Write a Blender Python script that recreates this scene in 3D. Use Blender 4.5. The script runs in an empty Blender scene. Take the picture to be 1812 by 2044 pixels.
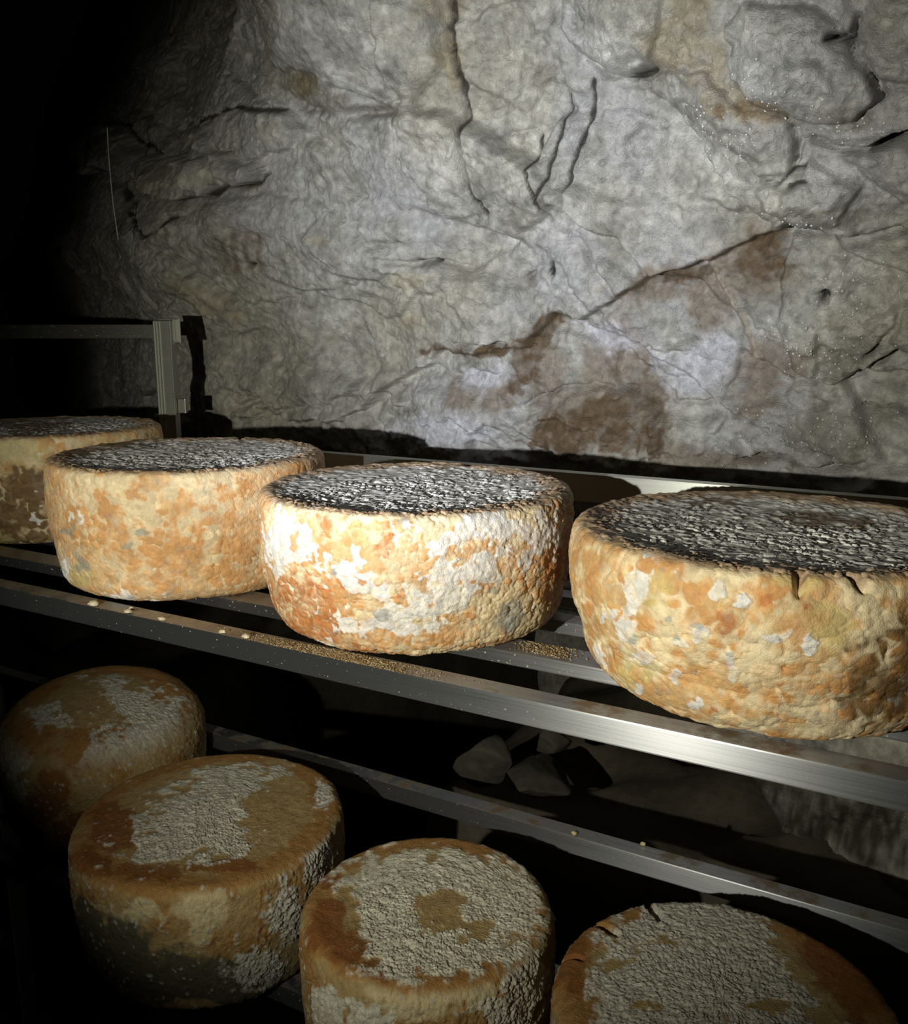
import bpy, bmesh, math, time
import numpy as np
from mathutils import Matrix, Vector
T0 = time.time()

# ------------------------------------------------------------------ camera, light, exposure
S = bpy.context.scene
C = S.collection
CAMZ = 1.25                                   # eye height above the cave floor
F, W, H = 1780.0, 1812.0, 2044.0              # focal length in pixels, frame
PITCH, YAW = math.radians(11.6), math.radians(28.8)
fw = np.array([-math.sin(YAW) * math.cos(PITCH), math.cos(YAW) * math.cos(PITCH), -math.sin(PITCH)])
rt = np.array([math.cos(YAW), math.sin(YAW), 0.0])
up = np.cross(rt, fw)
cam = bpy.data.objects.new('camera', bpy.data.cameras.new('camera'))
C.objects.link(cam)
cam.data.sensor_fit = 'HORIZONTAL'
cam.data.sensor_width = 36.0
cam.data.lens = 36.0 * F / W
cam.data.clip_start = 0.01
m = Matrix.Identity(4)
for i in range(3):
    m[i][0], m[i][1], m[i][2] = rt[i], up[i], -fw[i]
m[2][3] = CAMZ
cam.matrix_world = m
S.camera = cam

wd = bpy.data.worlds.new('cave_dark')
S.world = wd
wd.use_nodes = True
wd.node_tree.nodes['Background'].inputs['Color'].default_value = (0.6, 0.7, 0.6, 1)
wd.node_tree.nodes['Background'].inputs['Strength'].default_value = 0.0004

S.view_settings.view_transform = 'Standard'
S.view_settings.look = 'None'
S.view_settings.exposure = 0.45
S.view_settings.gamma = 1.0
S.view_settings.use_curve_mapping = False

def ray(x, y):
    return fw + rt * (x - W / 2) / F + up * (H / 2 - y) / F
def at_y(x, y, Y):
    d = ray(x, y); return d * (Y / d[1])
def at_z(x, y, z):
    d = ray(x, y); return d * (z / d[2])

LIGHT = np.array([-0.28, -0.22, -0.037])      # the visitor's torch, held left of the camera
def torch(name, energy, color, px, size, blend):
    l = bpy.data.lights.new(name, 'SPOT')
    l.energy = energy; l.color = color
    l.spot_size = math.radians(size); l.spot_blend = blend
    l.shadow_soft_size = 0.006
    o = bpy.data.objects.new(name, l); C.objects.link(o)
    o.location = Vector(LIGHT) + Vector((0, 0, CAMZ))
    tgt = at_y(px[0], px[1], 1.1)
    d = Vector(tgt - LIGHT)
    o.rotation_euler = d.to_track_quat('-Z', 'Y').to_euler()
    return o
torch('torch_hotspot', 44.0, (0.87, 0.915, 1.0), (1090, 445), 42, 1.0)
torch('torch_spill', 20.5, (1.0, 0.965, 0.78), (1130, 800), 75, 0.75)

# ------------------------------------------------------------------ numpy noise
def _hash(ix, iy, iz, seed):
    h = (ix.astype(np.uint32) * np.uint32(374761393) + iy.astype(np.uint32) * np.uint32(668265263)
         + iz.astype(np.uint32) * np.uint32(2147483647) + np.uint32((seed * 144665) & 0xffffffff))
    h ^= h >> np.uint32(13); h *= np.uint32(1274126177); h ^= h >> np.uint32(16)
    h *= np.uint32(2246822519); h ^= h >> np.uint32(15)
    return h
def perlin(p, seed=0):
    p = np.asarray(p, np.float32)
    f0 = np.floor(p); i0 = f0.astype(np.int32); t = p - f0
    u = t * t * t * (t * (t * 6 - 15) + 10)
    out = np.zeros(len(p), np.float32)
    for cx in (0, 1):
        wx = u[:, 0] if cx else 1 - u[:, 0]
        for cy in (0, 1):
            wy = u[:, 1] if cy else 1 - u[:, 1]
            for cz in (0, 1):
                wz = u[:, 2] if cz else 1 - u[:, 2]
                h = _hash(i0[:, 0] + cx, i0[:, 1] + cy, i0[:, 2] + cz, seed)
                gx = ((h & np.uint32(1023)).astype(np.float32) / 511.5 - 1)
                gy = (((h >> np.uint32(10)) & np.uint32(1023)).astype(np.float32) / 511.5 - 1)
                gz = (((h >> np.uint32(20)) & np.uint32(1023)).astype(np.float32) / 511.5 - 1)
                out += wx * wy * wz * (gx * (t[:, 0] - cx) + gy * (t[:, 1] - cy) + gz * (t[:, 2] - cz))
    return out * 1.3
def fbm(p, scale, octv=4, seed=0, gain=0.5, ridged=False):
    out = np.zeros(len(p), np.float32); a = 1.0; s = scale
    for k in range(octv):
        n = perlin(p * s, seed + k * 17)
        out += a * ((1 - 2 * np.abs(n)) if ridged else n)
        a *= gain; s *= 2.03
    return out
def worley(p, scale, seed=0, jit=0.9, vec=False):
    p = np.asarray(p, np.float32) * np.float32(scale)
    i0 = np.floor(p).astype(np.int32)
    f1 = np.full(len(p), 9., np.float32); f2 = f1.copy(); cid = np.zeros(len(p), np.float32); off = np.zeros((len(p), 3), np.float32)
    for dx in (-1, 0, 1):
        for dy in (-1, 0, 1):
            for dz in (-1, 0, 1):
                cx, cy, cz = i0[:, 0] + dx, i0[:, 1] + dy, i0[:, 2] + dz
                h = _hash(cx, cy, cz, seed)
                q = lambda s: ((h >> np.uint32(s)) & np.uint32(1023)).astype(np.float32) / 1023.
                ex, ey, ez = cx + .5 + jit * (q(0) - .5) - p[:, 0], cy + .5 + jit * (q(10) - .5) - p[:, 1], cz + .5 + jit * (q(20) - .5) - p[:, 2]
                d = np.sqrt(ex ** 2 + ey ** 2 + ez ** 2)
                near = d < f1
                if vec: off = np.where(near[:, None], np.stack([ex, ey, ez], 1), off)
                f2 = np.where(near, f1, np.minimum(f2, d))
                cid = np.where(near, ((h * np.uint32(2654435761)) >> np.uint32(12)).astype(np.float32) / 1048576., cid)
                f1 = np.where(near, d, f1)
    return (f1, f2, cid, off) if vec else (f1, f2, cid)
def sst(a, b, x):
    t = np.clip((x - a) / (b - a), 0, 1); return t * t * (3 - 2 * t)
def lerp(a, b, t):
    t = t[:, None] if t.ndim == 1 and np.ndim(a) != 1 or np.ndim(b) == 1 else t
    return a + (b - a) * t
def mixc(col, c, t):
    return col + (np.asarray(c, np.float32)[None, :] - col) * np.clip(t, 0, 1)[:, None]
def project(p):
    z = p @ fw
    return W / 2 + F * (p @ rt) / z, H / 2 - F * (p @ up) / z
def blob(px, py, x, y, rx, ry, rot=0):
    c, s = math.cos(math.radians(rot)), math.sin(math.radians(rot))
    dx, dy = px - x, py - y
    return np.exp(-((dx * c + dy * s) / rx) ** 2 - ((-dx * s + dy * c) / ry) ** 2)
def polydist(px, py, pts, closed=False):
    d = np.full(len(px), 1e9, np.float32); n = len(pts)
    inside = np.zeros(len(px), bool)
    for k in range(n if closed else n - 1):
        (x0, y0), (x1, y1) = pts[k], pts[(k + 1) % n]
        ex, ey = x1 - x0, y1 - y0
        t = np.clip(((px - x0) * ex + (py - y0) * ey) / (ex * ex + ey * ey + 1e-9), 0, 1)
        d = np.minimum(d, (px - x0 - t * ex) ** 2 + (py - y0 - t * ey) ** 2)
        if closed:
            cr = ((y0 > py) != (y1 > py))
            xs = x0 + (py - y0) / (y1 - y0 + 1e-9) * ex
            inside ^= cr & (px < xs)
    d = np.sqrt(d)
    return np.where(inside, d, -d) if closed else d

# ------------------------------------------------------------------ mesh helpers
def np_mesh(name, V, quads, tris=None, cols=None, extra=None):
    me = bpy.data.meshes.new(name)
    nq = len(quads); nt = 0 if tris is None else len(tris)
    me.vertices.add(len(V)); me.vertices.foreach_set('co', np.ascontiguousarray(V, np.float32).ravel())
    idx = np.asarray(quads, np.int32).ravel()
    if nt: idx = np.concatenate([idx, np.asarray(tris, np.int32).ravel()])
    me.loops.add(len(idx)); me.loops.foreach_set('vertex_index', idx)
    me.polygons.add(nq + nt)
    st = np.concatenate([np.arange(nq) * 4, nq * 4 + np.arange(nt) * 3]).astype(np.int32)
    me.polygons.foreach_set('loop_start', st)
    me.polygons.foreach_set('use_smooth', np.ones(nq + nt, bool))
    me.update(calc_edges=True)
    if cols is not None:
        a = me.attributes.new('col', 'FLOAT_COLOR', 'POINT')
        a.data.foreach_set('color', np.concatenate([np.clip(cols, 0, 1), np.ones((len(V), 1))], 1).astype(np.float32).ravel())
    for k, v in (extra or {}).items():
        a = me.attributes.new(k, 'FLOAT', 'POINT'); a.data.foreach_set('value', np.asarray(v, np.float32))
    return me
def link(name, me, mat, loc=(0, 0, 0), parent=None, rz=0):
    o = bpy.data.objects.new(name, me); C.objects.link(o)
    if mat is not None and me is not None:
        me.materials.clear(); me.materials.append(mat)
    o.location = Vector(loc) if parent else Vector(loc) + Vector((0, 0, CAMZ))
    o.rotation_euler = (0, 0, rz)
    if parent: o.parent = parent
    return o
def tag(o, label=None, cat=None, group=None, kind=None):
    if label: o['label'] = label
    if cat: o['category'] = cat
    if group: o['group'] = group
    if kind: o['kind'] = kind
    return o
def box_mesh(name, sx, sy, sz, bev=0.0015, seg=2):
    bm = bmesh.new(); bmesh.ops.create_cube(bm, size=1)
    bmesh.ops.scale(bm, vec=(sx, sy, sz), verts=bm.verts)
    if bev: bmesh.ops.bevel(bm, geom=bm.edges[:], offset=bev, segments=seg, affect='EDGES', profile=0.6)
    me = bpy.data.meshes.new(name); bm.to_mesh(me); bm.free()
    for p in me.polygons: p.use_smooth = False
    return me
def box(name, lo, hi, mat, parent, origin, bev=0.0015):
    lo, hi = np.array(lo, float), np.array(hi, float)
    s = hi - lo; c = (lo + hi) / 2 - np.array(origin)
    return link(name, box_mesh(name, *s, bev=bev), mat, c, parent)

# ------------------------------------------------------------------ materials
def nd(nt, t, **kw):
    n = nt.nodes.new(t)
    for k, v in kw.items():
        if k in n.inputs: n.inputs[k].default_value = v
        else: setattr(n, k, v)
    return n
def attr_mat(name, fine, fine_amt, bump, bump_scale, rough, rough_wet=None, spec=0.5, speck=None, sss=0.0):
    mt = bpy.data.materials.new(name); mt.use_nodes = True; nt = mt.node_tree; L = nt.links
    b = nt.nodes['Principled BSDF']
    a = nd(nt, 'ShaderNodeAttribute', attribute_name='col')
    tc = nd(nt, 'ShaderNodeTexCoord')
    n = nd(nt, 'ShaderNodeTexNoise', Scale=fine, Detail=6.0, Roughness=0.65)
    L.new(tc.outputs['Object'], n.inputs['Vector'])
    mr = nd(nt, 'ShaderNodeMapRange'); mr.inputs[1].default_value = 0.25; mr.inputs[2].default_value = 0.75
    mr.inputs[3].default_value = 1 - fine_amt; mr.inputs[4].default_value = 1 + fine_amt
    L.new(n.outputs['Fac'], mr.inputs[0])
    mx = nd(nt, 'ShaderNodeVectorMath', operation='SCALE')
    L.new(a.outputs['Color'], mx.inputs[0]); L.new(mr.outputs[0], mx.inputs['Scale'])
    col = mx.outputs['Vector']
    if speck:                                   # sparse fine specks of another colour
        sc, thr, c = speck
        v = nd(nt, 'ShaderNodeTexNoise', Scale=sc, Detail=3.0)
        L.new(tc.outputs['Object'], v.inputs['Vector'])
        m2 = nd(nt, 'ShaderNodeMapRange'); m2.inputs[1].default_value = thr; m2.inputs[2].default_value = thr + 0.06
        L.new(v.outputs['Fac'], m2.inputs[0])
        mm = nd(nt, 'ShaderNodeMix', data_type='RGBA')
        L.new(m2.outputs[0], mm.inputs[0]); L.new(col, mm.inputs[6]); mm.inputs[7].default_value = (*c, 1)
        col = mm.outputs[2]
    L.new(col, b.inputs['Base Color'])
    b.inputs['Roughness'].default_value = rough
    b.inputs['Specular IOR Level'].default_value = spec
    bn = nd(nt, 'ShaderNodeTexNoise', Scale=bump_scale, Detail=5.0, Roughness=0.6)
    L.new(tc.outputs['Object'], bn.inputs['Vector'])
    bp = nd(nt, 'ShaderNodeBump', Strength=bump, Distance=0.0015)
    L.new(bn.outputs['Fac'], bp.inputs['Height']); L.new(bp.outputs['Normal'], b.inputs['Normal'])
    if rough_wet is not None:                   # coarser chisel-like relief of the rock
        cn = nd(nt, 'ShaderNodeTexNoise', Scale=85.0, Detail=8.0, Roughness=0.72, Distortion=0.6)
        L.new(tc.outputs['Object'], cn.inputs['Vector'])
        cb = nd(nt, 'ShaderNodeBump', Strength=0.85, Distance=0.006)
        L.new(cn.outputs['Fac'], cb.inputs['Height']); L.new(cb.outputs['Normal'], bp.inputs['Normal'])
    if rough_wet is not None:
        w = nd(nt, 'ShaderNodeAttribute', attribute_name='wet')
        r = nd(nt, 'ShaderNodeMapRange'); r.inputs[3].default_value = rough; r.inputs[4].default_value = rough_wet
        gn = nd(nt, 'ShaderNodeTexNoise', Scale=420.0, Detail=2.0); L.new(tc.outputs['Object'], gn.inputs['Vector'])
        gm = nd(nt, 'ShaderNodeMapRange'); gm.inputs[1].default_value = 0.50; gm.inputs[2].default_value = 0.60
        L.new(gn.outputs['Fac'], gm.inputs[0])
        gx = nd(nt, 'ShaderNodeMath', operation='MULTIPLY'); L.new(w.outputs['Fac'], gx.inputs[0]); L.new(gm.outputs[0], gx.inputs[1])
        L.new(gx.outputs[0], r.inputs[0]); L.new(r.outputs[0], b.inputs['Roughness'])
        b2 = nd(nt, 'ShaderNodeBump', Strength=0.4, Distance=0.0010)                  # wet film of tiny drops
        L.new(gx.outputs[0], b2.inputs['Height']); L.new(bp.outputs['Normal'], b2.inputs['Normal']); L.new(b2.outputs['Normal'], b.inputs['Normal'])
    if sss:
        b.inputs['Subsurface Weight'].default_value = sss
        b.inputs['Subsurface Radius'].default_value = (0.006, 0.003, 0.0015)
        b.inputs['Subsurface Scale'].default_value = 1.0
    return mt
M_ROCK = attr_mat('cave_rock', 75, 0.36, 0.9, 330, 0.66, 0.14, 0.5)
M_RIND = attr_mat('bumpy_orange_rind', 420, 0.14, 0.6, 900, 0.5, None, 0.45)
M_CRUST = attr_mat('dusty_brown_rind', 380, 0.22, 0.9, 700, 0.8, None, 0.25)
M_STONE = attr_mat('rubble_stone', 60, 0.3, 0.5, 200, 0.8, None, 0.3)
M_CRUMB = attr_mat('rind_crumbs', 300, 0.3, 0.3, 900, 0.85, None, 0.2)
def metal(name, base, dirt, rough, dirt_amt, top_dirt):
    mt = bpy.data.materials.new(name); mt.use_nodes = True; nt = mt.node_tree; L = nt.links
    b = nt.nodes['Principled BSDF']
    tc = nd(nt, 'ShaderNodeTexCoord')
    mp = nd(nt, 'ShaderNodeMapping'); mp.inputs['Scale'].default_value = (2.0, 60, 220)
    L.new(tc.outputs['Object'], mp.inputs['Vector'])
    st = nd(nt, 'ShaderNodeTexNoise', Scale=6.0, Detail=4.0)             # drawn-metal streaks
    L.new(mp.outputs[0], st.inputs['Vector'])
    n = nd(nt, 'ShaderNodeTexNoise', Scale=38.0, Detail=6.0, Roughness=0.7)   # grime
    L.new(tc.outputs['Object'], n.inputs['Vector'])
    geo = nd(nt, 'ShaderNodeNewGeometry')
    sx = nd(nt, 'ShaderNodeSeparateXYZ'); L.new(geo.outputs['Normal'], sx.inputs[0])
    tp = nd(nt, 'ShaderNodeMath', operation='MULTIPLY_ADD'); tp.inputs[1].default_value = top_dirt; tp.inputs[2].default_value = 0
    ab = nd(nt, 'ShaderNodeMath', operation='MAXIMUM'); ab.inputs[1].default_value = 0
    L.new(sx.outputs[2], ab.inputs[0]); L.new(ab.outputs[0], tp.inputs[0])
    ad = nd(nt, 'ShaderNodeMath', operation='ADD'); L.new(n.outputs['Fac'], ad.inputs[0]); L.new(tp.outputs[0], ad.inputs[1])
    mr = nd(nt, 'ShaderNodeMapRange'); mr.inputs[1].default_value = 0.70 - dirt_amt; mr.inputs[2].default_value = 0.84 - dirt_amt
    L.new(ad.outputs[0], mr.inputs[0])
    sp = nd(nt, 'ShaderNodeTexNoise', Scale=420.0, Detail=2.0)           # tiny splashes
    L.new(tc.outputs['Object'], sp.inputs['Vector'])
    ms = nd(nt, 'ShaderNodeMapRange'); ms.inputs[1].default_value = 0.69; ms.inputs[2].default_value = 0.73
    L.new(sp.outputs['Fac'], ms.inputs[0])
    m0 = nd(nt, 'ShaderNodeMix', data_type='RGBA'); m0.inputs[6].default_value = (*base, 1); m0.inputs[7].default_value = (0.5, 0.47, 0.4, 1)
    L.new(ms.outputs[0], m0.inputs[0])
    m1 = nd(nt, 'ShaderNodeMix', data_type='RGBA'); m1.inputs[7].default_value = (*dirt, 1)
    L.new(mr.outputs[0], m1.inputs[0]); L.new(m0.outputs[2], m1.inputs[6])
    L.new(m1.outputs[2], b.inputs['Base Color'])
    mm = nd(nt, 'ShaderNodeMath', operation='MAXIMUM'); L.new(mr.outputs[0], mm.inputs[0]); L.new(ms.outputs[0], mm.inputs[1])
    me = nd(nt, 'ShaderNodeMapRange'); me.inputs[3].default_value = 0.92; me.inputs[4].default_value = 0.05
    L.new(mm.outputs[0], me.inputs[0]); L.new(me.outputs[0], b.inputs['Metallic'])
    b.inputs['Anisotropic'].default_value = 0.85; b.inputs['Anisotropic Rotation'].default_value = 0.25
    tg = nd(nt, 'ShaderNodeCombineXYZ'); tg.inputs[0].default_value = 1.0; L.new(tg.outputs[0], b.inputs['Tangent'])
    rr = nd(nt, 'ShaderNodeMapRange'); rr.inputs[3].default_value = rough - 0.06; rr.inputs[4].default_value = rough + 0.12
    L.new(st.outputs['Fac'], rr.inputs[0]); L.new(rr.outputs[0], b.inputs['Roughness'])
    bp = nd(nt, 'ShaderNodeBump', Strength=0.10, Distance=0.0004); L.new(st.outputs['Fac'], bp.inputs['Height'])
    L.new(bp.outputs['Normal'], b.inputs['Normal'])
    return mt
M_RAIL = metal('dull_aluminium', (0.34, 0.35, 0.38), (0.16, 0.115, 0.07), 0.36, 0.0, 0.22)
M_BAR = metal('dark_dull_bar', (0.34, 0.34, 0.31), (0.12, 0.11, 0.09), 0.45, 0.0, 0.0)
M_POST = metal('galvanised_profile', (0.50, 0.51, 0.47), (0.2, 0.19, 0.15), 0.40, 0.0, 0.0)

# ------------------------------------------------------------------ cave wall
def graded(a, b, c, d, n0, n1, n2):
    return np.concatenate([np.linspace(a, b, n0, endpoint=False), np.linspace(b, c, n1, endpoint=False), np.linspace(c, d, n2)])
def grid_quads(nu, nv):
    i = np.arange(nu - 1)[:, None] * nv + np.arange(nv - 1)[None, :]
    i = i.ravel()
    return np.stack([i, i + nv, i + nv + 1, i + 1], 1)
def build_wall():
    xs = graded(-3.0, -1.62, 0.06, 1.3, 26, 850, 24)
    zs = graded(-1.30, -0.25, 0.58, 1.45, 80, 430, 20)
    X, Z = np.meshgrid(xs, zs, indexing='ij'); X = X.ravel(); Z = Z.ravel()
    # cave vault: leaning over the shelf higher up, falling away to the left, undercut below the shelf
    Y = 1.13 - 0.34 * np.maximum(Z + 0.02, 0) - 0.10 * np.maximum(Z - 0.35, 0) + 0.42 * np.maximum(-1.0 - X, 0) ** 1.25 - 0.07 * sst(-0.75, 0.15, X)
    cave = sst(-0.30, -0.60, X - 1.0 * np.maximum(-0.42 - Z, 0) + .05 * perlin(np.stack([X, 0 * X, Z], 1) * 6, 3)) * sst(-0.24, -0.42, Z)
    Y += 0.9 * np.maximum(Z - 0.16, 0) * sst(-0.62, -1.20, X)
    Y += 1.3 * cave
    P = np.stack([X, Y, Z], 1).astype(np.float32)
    Y = Y + 0.045 * fbm(P, 2.6, 2, 5) + 0.022 * fbm(P, 6.5, 2, 9)
    P[:, 1] = Y
    px, py = project(P)
    nearz = (P @ fw) > 0.3
    wx = px + 16 * fbm(P, 14, 3, 31) + 5 * fbm(P, 60, 2, 33)
    wy = py + 16 * fbm(P, 14, 3, 41) + 5 * fbm(P, 60, 2, 43)
    h = np.zeros(len(X), np.float32)
    def raised(pts, amp, w, flat=0.35):
        nonlocal h
        d = polydist(wx, wy, pts, True)
        dd = np.maximum(d, 0)
        h += amp * (flat * sst(0, 9, d) + (1 - flat) * (1 - np.exp(-dd / w)))
        return d
    # the overhanging pitted boulders at the upper right
    dB = raised([(1140, -200), (1135, 60), (1165, 115), (1240, 150), (1320, 150), (1370, 235), (1440, 340), (1500, 410), (1562, 452),
                 (1600, 444), (1700, 456), (2300, 470), (2300, -200)], 0.060, 70)
    raised([(1150, 20), (1160, 100), (1240, 140), (1330, 120), (1400, -100), (1180, -100)], 0.030, 60)
    raised([(1475, 60), (1490, 140), (1560, 215), (1640, 235), (1720, 225), (1770, 180), (1740, 90), (1640, 20), (1520, 5)], 0.060, 90)
    raised([(1300, 170), (1440, 260), (1540, 330), (1600, 330), (1618, 270), (1600, 225), (1500, 190), (1440, 130), (1330, 130)], 0.034, 60)
    raised([(1640, 270), (1720, 300), (1800, 390), (2000, 420), (2200, 200), (1800, 235)], 0.045, 70)
    raised([(1440, 350), (1560, 440), (1690, 430), (1740, 350), (1640, 300), (1560, 345)], 0.028, 60)
    raised([(1700, -100), (1690, 60), (1760, 150), (2100, 200), (2100, -100)], 0.06, 80)
    # block below it
    raised([(1582, 462), (1560, 560), (1552, 640), (1585, 730), (1660, 760), (1720, 745), (1790, 700), (2200, 690), (2200, 460)], 0.036, 45)
    raised([(1690, 690), (1730, 745), (1812, 730), (1900, 600), (1800, 600), (1760, 640)], 0.010, 26)
    # slab edge running up to the right over the brown recess
    step = [(700, 830), (770, 768), (862, 735), (905, 700), (1060, 678), (1108, 632), (1165, 624), (1237, 580), (1420, 500), (1570, 456),
            (1900, 300), (3200, 200), (3200, -2500), (-3000, -2500), (-3000, 900)]
    d = polydist(wx, wy, step, True)
    dl = polydist(wx, wy, step[:10])
    h += 0.028 * sst(-6, 10, d) * np.exp(-dl / 200.) * sst(1660, 1560, px)
    # pale tongue in the lower middle and lilac slabs
    raised([(1160, 640), (1230, 600), (1300, 690), (1420, 660), (1475, 730), (1440, 800), (1350, 800), (1290, 750), (1280, 680)], 0.014, 30)
    raised([(750, 800), (860, 745), (1000, 760), (1040, 810), (1180, 900), (900, 960), (780, 880)], 0.016, 35)
    raised([(1040, 830), (1150, 780), (1230, 760), (1300, 800), (1330, 900), (1200, 960)], 0.018, 35)
    raised([(1290, 820), (1400, 830), (1560, 800), (1812, 830), (2100, 900), (2100, 1000), (1300, 960)], 0.02, 60)
    # left: tongue-shaped ledge, slab above it, bulge with an undercut
    raised([(110, 235), (210, 228), (330, 312), (450, 300), (520, 322), (547, 345), (528, 362), (444, 372), (428, 387), (350, 393), (250, 345), (150, 330)], 0.062, 40, 0.6)
    raised([(412, 236), (480, 212), (572, 216), (612, 245), (600, 292), (520, 322), (420, 300)], 0.030, 40, 0.5)
    raised([(530, 150), (600, 140), (690, 172), (760, 205), (842, 208), (900, 120), (880, -200), (560, -200)], 0.04, 50)
    raised([(285, 480), (352, 440), (420, 400), (620, 380), (760, 470), (830, 520), (760, 560), (560, 600), (470, 580), (390, 530)], 0.020, 60)
    raised([(240, 510), (380, 535), (470, 590), (560, 660), (580, 760), (540, 830), (380, 840), (250, 700)], 0.016, 50)
    raised([(770, 520), (880, 525), (1000, 545), (1060, 570), (1000, 600), (860, 575)], 0.007, 18)
    raised([(904, -60), (912, 130), (935, 250), (941, 305), (958, 370), (986, 420), (900, 440), (800, 300), (770, -60)], 0.020, 90, 0.5)
    raised([(60, 250), (205, 235), (180, 100), (60, 60)], 0.03, 60)
    # cracks
    crn = fbm(P, 45, 2, 301); crn2 = fbm(P, 25, 2, 302)
    crevice_shade = np.zeros(len(X), np.float32)  # mask of the shade painted inside cracks and small holes
    def crack(pts, w, dep, lip=0.0, solid=False):
        nonlocal h
        d = polydist(wx * .35 + px * .65, wy * .35 + py * .65, pts)
        ww = w * np.clip(0.95 + 0.7 * crn, 0.45, 1.7)
        if solid:
            ww = w * np.clip(.8 + .8 * crn, .3, 1.5)
            h -= .28 * dep * np.exp(-(d / ww) ** 2)
            crevice_shade[:] = np.maximum(crevice_shade, np.exp(-(d / np.maximum(1.1 * ww, 3.4)) ** 2) * np.clip(.95 + crn2, .3, 1))
            return
        h -= 1.9 * dep * np.exp(-(d / ww) ** 2) * np.clip(0.8 + 0.9 * crn2, 0.15, 1.4)
    crack([(905, -20), (908, 60), (912, 130), (935, 250), (940, 305), (955, 360), (972, 395), (986, 418)], 5, 0.026, 0, True)
    crack([(1062, 275), (1070, 330), (1080, 362), (1096, 388), (1108, 440)], 4, 0.020, 0, True)
    crack([(1132, 190), (1130, 255), (1112, 305), (1108, 350), (1096, 388)], 4, 0.020, 0, True)
    crack([(1190, 160), (1180, 245), (1160, 290), (1150, 335), (1143, 392)], 5, 0.026, 0, True)
    crack([(1145, 400), (1150, 430), (1140, 470)], 3, 0.005)
    crack([(1010, 270), (1050, 262), (1062, 275)], 4, 0.006)
    crack([(1010, 275), (1008, 300), (1022, 325)], 4, 0.005)
    crack([(1000, 180), (985, 212), (978, 216)], 6, 0.006)
    crack([(1272, 150), (1300, 143), (1328, 134)], 7, 0.05, 0, True)
    crack([(1180, 120), (1215, 150), (1270, 152)], 5, 0.008)
    crack([(1110, 522), (1112, 545)], 5, 0.03, 0, True)
    crack([(1066, 548), (1095, 525)], 6, 0.008)
    crack([(1545, 338), (1580, 342), (1605, 318), (1628, 312)], 5, 0.026, 0, True)
    crack([(1600, 240), (1615, 270), (1605, 310)], 6, 0.014)
    crack([(1640, 268), (1690, 282), (1740, 278), (1790, 262), (1830, 250)], 8, 0.018)
    crack([(1760, 275), (1790, 255), (1830, 245)], 6, 0.02)
    crack([(1680, 72), (1720, 70), (1735, 30)], 6, 0.014)
    crack([(1720, 80), (1760, 140), (1775, 180)], 9, 0.016)
    crack([(1690, 738), (1715, 742), (1760, 715), (1790, 690)], 6, 0.014)
    crack([(1735, 700), (1760, 670), (1790, 640), (1800, 610)], 7, 0.010)
    crack([(1645, 572), (1655, 590)], 5, 0.014)
    crack([(1725, 815), (1760, 822), (1790, 815), (1812, 830)], 5, 0.010)
    crack([(1470, 920), (1560, 918), (1620, 940), (1700, 930)], 6, 0.010)
    crack([(405, 243), (440, 222), (480, 216), (575, 219)], 5, 0.028, 0, True)
    crack([(365, 258), (388, 240), (400, 252)], 4, 0.010)
    crack([(205, 240), (262, 250), (300, 285), (326, 302)], 5, 0.026, 0, True)
    crack([(208, 245), (225, 310), (250, 390), (268, 430), (285, 470)], 5, 0.034, 0, True)
    crack([(285, 470), (318, 462), (340, 440), (354, 436)], 5, 0.026, 0, True)
    crack([(300, 500), (340, 508), (400, 535), (450, 560), (480, 590)], 8, 0.010)
    crack([(715, 450), (745, 482), (800, 486)], 8, 0.007)
    crack([(770, 510), (830, 522), (880, 520), (960, 545)], 5, 0.009)
    crack([(845, 520), (880, 518)], 3, 0.008)
    crack([(470, 815), (500, 806), (530, 796)], 6, 0.010)
    crack([(570, 815), (630, 800)], 8, 0.008)
    crack([(930, 675), (985, 680), (1030, 670)], 5, 0.010)
    crack([(600, 210), (680, 230), (760, 225), (840, 215)], 12, 0.009)
    crack([(455, 150), (500, 185), (535, 210)], 6, 0.009)
    crack([(350, 394), (430, 389), (446, 374), (525, 366), (547, 347)], 4, 0.026, 0, True)
    crack([(1237, 582), (1205, 540), (1165, 470)], 5, 0.006)
    crack([(1060, 800), (1120, 770), (1200, 762), (1262, 778)], 5, 0.007)
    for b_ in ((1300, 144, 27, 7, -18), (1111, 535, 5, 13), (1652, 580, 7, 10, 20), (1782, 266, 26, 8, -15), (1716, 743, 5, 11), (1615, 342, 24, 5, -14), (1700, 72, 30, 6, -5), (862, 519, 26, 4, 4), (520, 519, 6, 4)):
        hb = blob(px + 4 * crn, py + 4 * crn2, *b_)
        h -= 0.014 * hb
        crevice_shade[:] = np.maximum(crevice_shade, sst(.25, .6, hb))
    # raised calcite vein
    d = polydist(wx * .25 + px * .75, wy * .25 + py * .75, [(1428, 505), (1440, 545), (1462, 590), (1470, 612), (1492, 650), (1508, 690), (1518, 722)])
    vein = np.exp(-(d / 6.5) ** 2)
    h += 0.006 * vein
    d2 = polydist(px, py, [(1418, 505), (1430, 550), (1452, 595), (1462, 620), (1482, 655)])
    h -= 0.005 * np.exp(-(d2 / 5.0) ** 2)
    # rough texture, pits where the rock is porous
    R1 = fbm(P, 16, 3, 51, ridged=True)
    Q = P.copy(); Q[:, 0] = (P[:, 0] * .93 - P[:, 2] * .37) * .55; Q[:, 2] = (P[:, 0] * .37 + P[:, 2] * .93) * 1.9
    R2 = fbm(Q + .012 * np.stack([fbm(P, 9, 2, 71)] * 3, 1), 22, 3, 61, ridged=True)
    Pf = P + 0.03 * np.stack([fbm(P, 8, 3, 401), 0 * R1, fbm(P, 8, 3, 402)], 1)
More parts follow.
